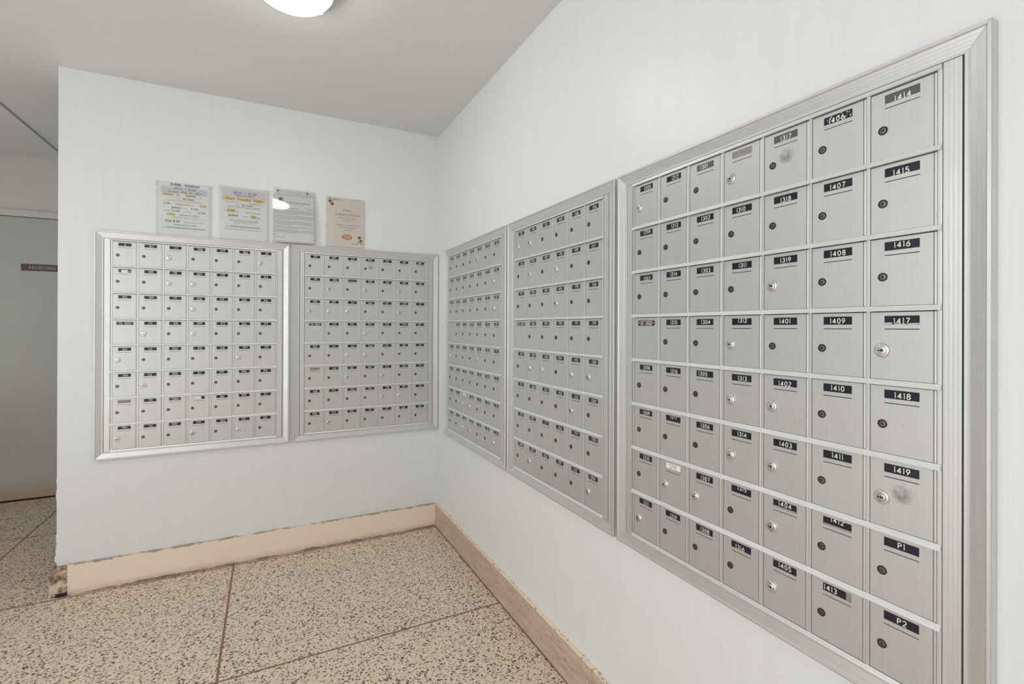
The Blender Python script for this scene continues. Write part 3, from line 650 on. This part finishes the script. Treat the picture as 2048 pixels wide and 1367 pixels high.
rect(bm, .026, .070, H - .131, H - .113, YT, PI_['yellow']); T('$', .018, H - .127, .011, 'dark'); T('2000', .048, H - .128, .0175, 'gold', bold=.0009); T('.00', .077, H - .127, .007, 'dark', bold=.0004); T('" MINI BUCKS BONUS "', .150, H - .130, .0080, 'dark', bold=.0001)
T('Jackpot', .058, H - .150, .0150, 'dark', bold=.0005); T('(coverall) $', .112, H - .150, .0070, 'grey'); rect(bm, .136, .168, H - .156, H - .139, YT, PI_['yellow']); T('750', .152, H - .153, .0165, 'gold', bold=.0009); T('.00', .177, H - .152, .007, 'dark', bold=.0004)
rect(bm, .008, .208, H - .161, H - .1605, YT, PI_['rule']); T('Over $ 4500 up for grabs nightly', cx, H - .175, .0100, 'dark'); T('Infernos, Hot Balls, Even & Odd', cx, H - .184, .0068, 'grey'); rect(bm, .008, .208, H - .192, H - .1915, YT, PI_['rule'])
T('Call', .032, H - .207, .0085, 'dark'); marks(bm, .044, .184, H - .206, .0038, YT - .0002, PI_['grey'], rnd); rect(bm, .008, .208, H - .214, H - .2135, YT, PI_['rule']); marks(bm, .020, .194, H - .221, .002, YT - .0002, PI_['rule'], rnd)
finish('paper_sheet', bm, PL, r, auto=False); sleeve(r, -.006, .226, -.004, .276, -.0030); tapes(r, ((-.002, .266), (.219, .262), (.218, .248)))
# 3
r = notice('typed letter with blue heading University Towers Condominium, pinned by two black pins', -.930, 1.704, 4.2); bm = bmesh.new(); paper(bm, .206, .262)
T = lambda s, x, z, size, c, **k: text_into(bm, s, x, z, size, YT - .0002, PI_[c], **k)
H = .262; a, b, c_, d_ = .003, .203, .004, H - .003
for q in ((a, b, c_, c_ + .0011), (a, b, d_ - .0011, d_), (a, a + .0011, c_, d_), (b - .0011, b, c_, d_)): rect(bm, *q, YT, PI_['grey'])
disc(bm, .036, H - .027, .0125, YT, PI_['blue']); disc(bm, .036, H - .027, .0108, YT - .0001, PI_['pale_blue']); disc(bm, .033, H - .028, .0048, YT - .0002, PI_['navy'], .0065); disc(bm, .041, H - .022, .004, YT - .0002, PI_['blue'], .003); disc(bm, .041, H - .033, .003, YT - .0002, PI_['blue'], .0025)
T('University Towers Condominium', .124, H - .043, .0090, 'blue', bold=.0004); T('1121 - 1131 University Blvd West', .112, H - .051, .0052, 'blue')
z = H - .075; marks(bm, .052, .122, z, .0020, YT - .0002, PI_['grey'], rnd); marks(bm, .165, .198, z + .002, .0020, YT - .0002, PI_['grey'], rnd)
for para in (4, 4, 4, 2, 3):
    z -= .0045
    for k in range(para): z -= .0066; marks(bm, .006, (.199 if k < para - 1 else rnd.uniform(.05, .13)), z, .0017, YT - .0002, PI_['grey'], rnd)
marks(bm, .007, .028, .036, .0018, YT - .0002, PI_['grey'], rnd); marks(bm, .007, .062, .024, .0018, YT - .0002, PI_['grey'], rnd)
finish('paper_sheet', bm, PL, r, auto=False); SL3 = sleeve(r, -.006, .210, -.004, .292, -.0034, .0060)
for x, z in ((.0215, .2790), (.1690, .2805)):
    bm = bmesh.new(); lathe(bm, [(.0040, 0), (.0042, .0030), (.0030, .0042), (0, .0044)], (x, -.0036, z), 16); finish('pin', bm, M['black'], r, True)['label'] = 'round black pin'
# 4
r = notice('beige notice Hello, Delivery Person with orange flowers, rightmost of the four', -.660, 1.704); bm = bmesh.new(); paper(bm, .206, .276, 'beige')
T = lambda s, x, z, size, c, **k: text_into(bm, s, x, z, size, YT - .0002, PI_[c], **k)
cx = .116; H = .276
T('Hello,', cx - .002, H - .070, .0225, 'rose', bold=.0002); T('Delivery Person', cx, H - .095, .0215, 'rose', bold=.0002)
T('Please do not leave packages', cx - .003, H - .113, .0085, 'grey'); T('in the mailroom.', cx - .003, H - .127, .0085, 'grey'); T('Please deliver packages in front of the', cx, H - .152, .0085, 'grey'); T('units, we will be so grateful.', cx - .003, H - .166, .0085, 'grey'); T('Thank you!', cx, H - .180, .0085, 'grey')
disc(bm, .112, .058, .030, YT, PI_['pumpkin'], .0165, 20)
for k in range(5): disc(bm, .094 + k * .009, .058, .0045, YT - .0001, PI_['orange'], .0125)
for k in range(4): disc(bm, .0985 + k * .009, .058, .0010, YT - .0002, PI_['beige'], .0110)
disc(bm, .112, .0765, .004, YT - .0002, PI_['beige'], .003)
def flower(x, z, r_):
    for k in range(7): q = 2 * PI * k / 7; disc(bm, x + r_ * .55 * math.cos(q), z + r_ * .55 * math.sin(q), r_ * .45, YT, PI_['pumpkin'], None, 10)
    disc(bm, x, z, r_ * .38, YT - .0001, PI_['rose'], None, 10); disc(bm, x, z, r_ * .2, YT - .0002, PI_['leaf'], None, 8)
flower(.018, H - .019, .0085); flower(.031, H - .034, .0095); disc(bm, .062, H - .006, .009, YT, PI_['pumpkin'], .003, 12)
for x, z, q in ((.016, H - .004, .6), (.034, H - .013, -1.0), (.044, H - .006, -.7), (.026, H - .010, 1.3)): disc(bm, x, z, .0055, YT - .0001, PI_['leaf'], .0022, 10, q)
flower(.180, .060, .0095); flower(.190, .042, .0085); disc(bm, .147, .022, .009, YT, PI_['pumpkin'], .003, 12)
for x, z, q in ((.176, .036, -1.0), (.167, .024, -.6), (.194, .024, .6), (.185, .030, 1.3)): disc(bm, x, z, .0055, YT - .0001, PI_['leaf'], .0022, 10, q)
finish('paper_sheet', bm, PL, r, auto=False); sleeve(r, -.006, .212, -.006, .282, -.0030); tapes(r, ((-.001, .20), (-.001, .12), (.203, .072)))

# ------------------------------------------------------------------ receiving room sign
bm = bmesh.new(); box(bm, 0, .325, -.003, 0, 0, .0485, 0)
text_into(bm, 'RECEIVING ROOM', .1625, .0150, .0270, -.0032, 1, space=1.12, bold=.0002, sx=1.0)
o = finish('door_sign', bm, [mat('maroon_plastic', srgb(62, 22, 16), .35), mat('sign_lettering', srgb(206, 184, 172), .5)], auto=False); o.location = (-2.522, YF + .004, 1.6362)
tag(o, 'narrow maroon sign reading RECEIVING ROOM on the hall door', 'sign')

# ------------------------------------------------------------------ ceiling lamp
LC = (-.883, -1.112); LR = .142
def lamp(loc, label, strength):
    r = empty('ceiling_lamp', (loc[0], loc[1], CEIL)); tag(r, label, 'lamp')
    bm = bmesh.new(); lathe(bm, [(LR - .03, 0), (LR, -.001), (LR + .002, -.006), (LR - .001, -.034), (LR - .006, -.040), (LR - .012, -.040), (LR - .012, -.030), (LR - .03, -.028)], (0, 0, 0), 72, 0, 'z')
    o = finish('metal_ring', bm, M['ring'], r, True); set_sharp(o.data); o['label'] = 'brushed nickel ring'
    bm = bmesh.new(); n = 14; prof = [((LR - .0155) * math.cos(PI / 2 * k / n), -.036 - .058 * math.sin(PI / 2 * k / n)) for k in range(n + 1)]; prof[-1] = (0, prof[-1][1])
    lathe(bm, prof, (0, 0, 0), 72, 0, 'z')
    m = bpy.data.materials.new('lit_glass'); m.use_nodes = True; b = m.node_tree.nodes['Principled BSDF']; b.inputs['Base Color'].default_value = (1, 1, 1, 1); b.inputs['Emission Color'].default_value = (1, 1, 1, 1); b.inputs['Emission Strength'].default_value = strength; b.inputs['Roughness'].default_value = .3
    o = finish('glass_dome', bm, m, r, True); o['label'] = 'glowing white glass dome'
    for k in range(3):
        a = math.radians(42 + 120 * k); bm = bmesh.new(); bmesh.ops.create_uvsphere(bm, u_segments=16, v_segments=10, radius=.0062, matrix=Matrix.Translation(((LR - .002) * math.cos(a), (LR - .002) * math.sin(a), -.043)))
        finish('finial', bm, M['chrome'], r, True)
    return r
M['ring'] = metal('brushed_nickel', (.62, .61, .59, 1), .3, (1, 1, .05), .05, 200, .05)
lamp(LC, 'round flush ceiling lamp with white glass dome and nickel ring', LAMP_EMIT)
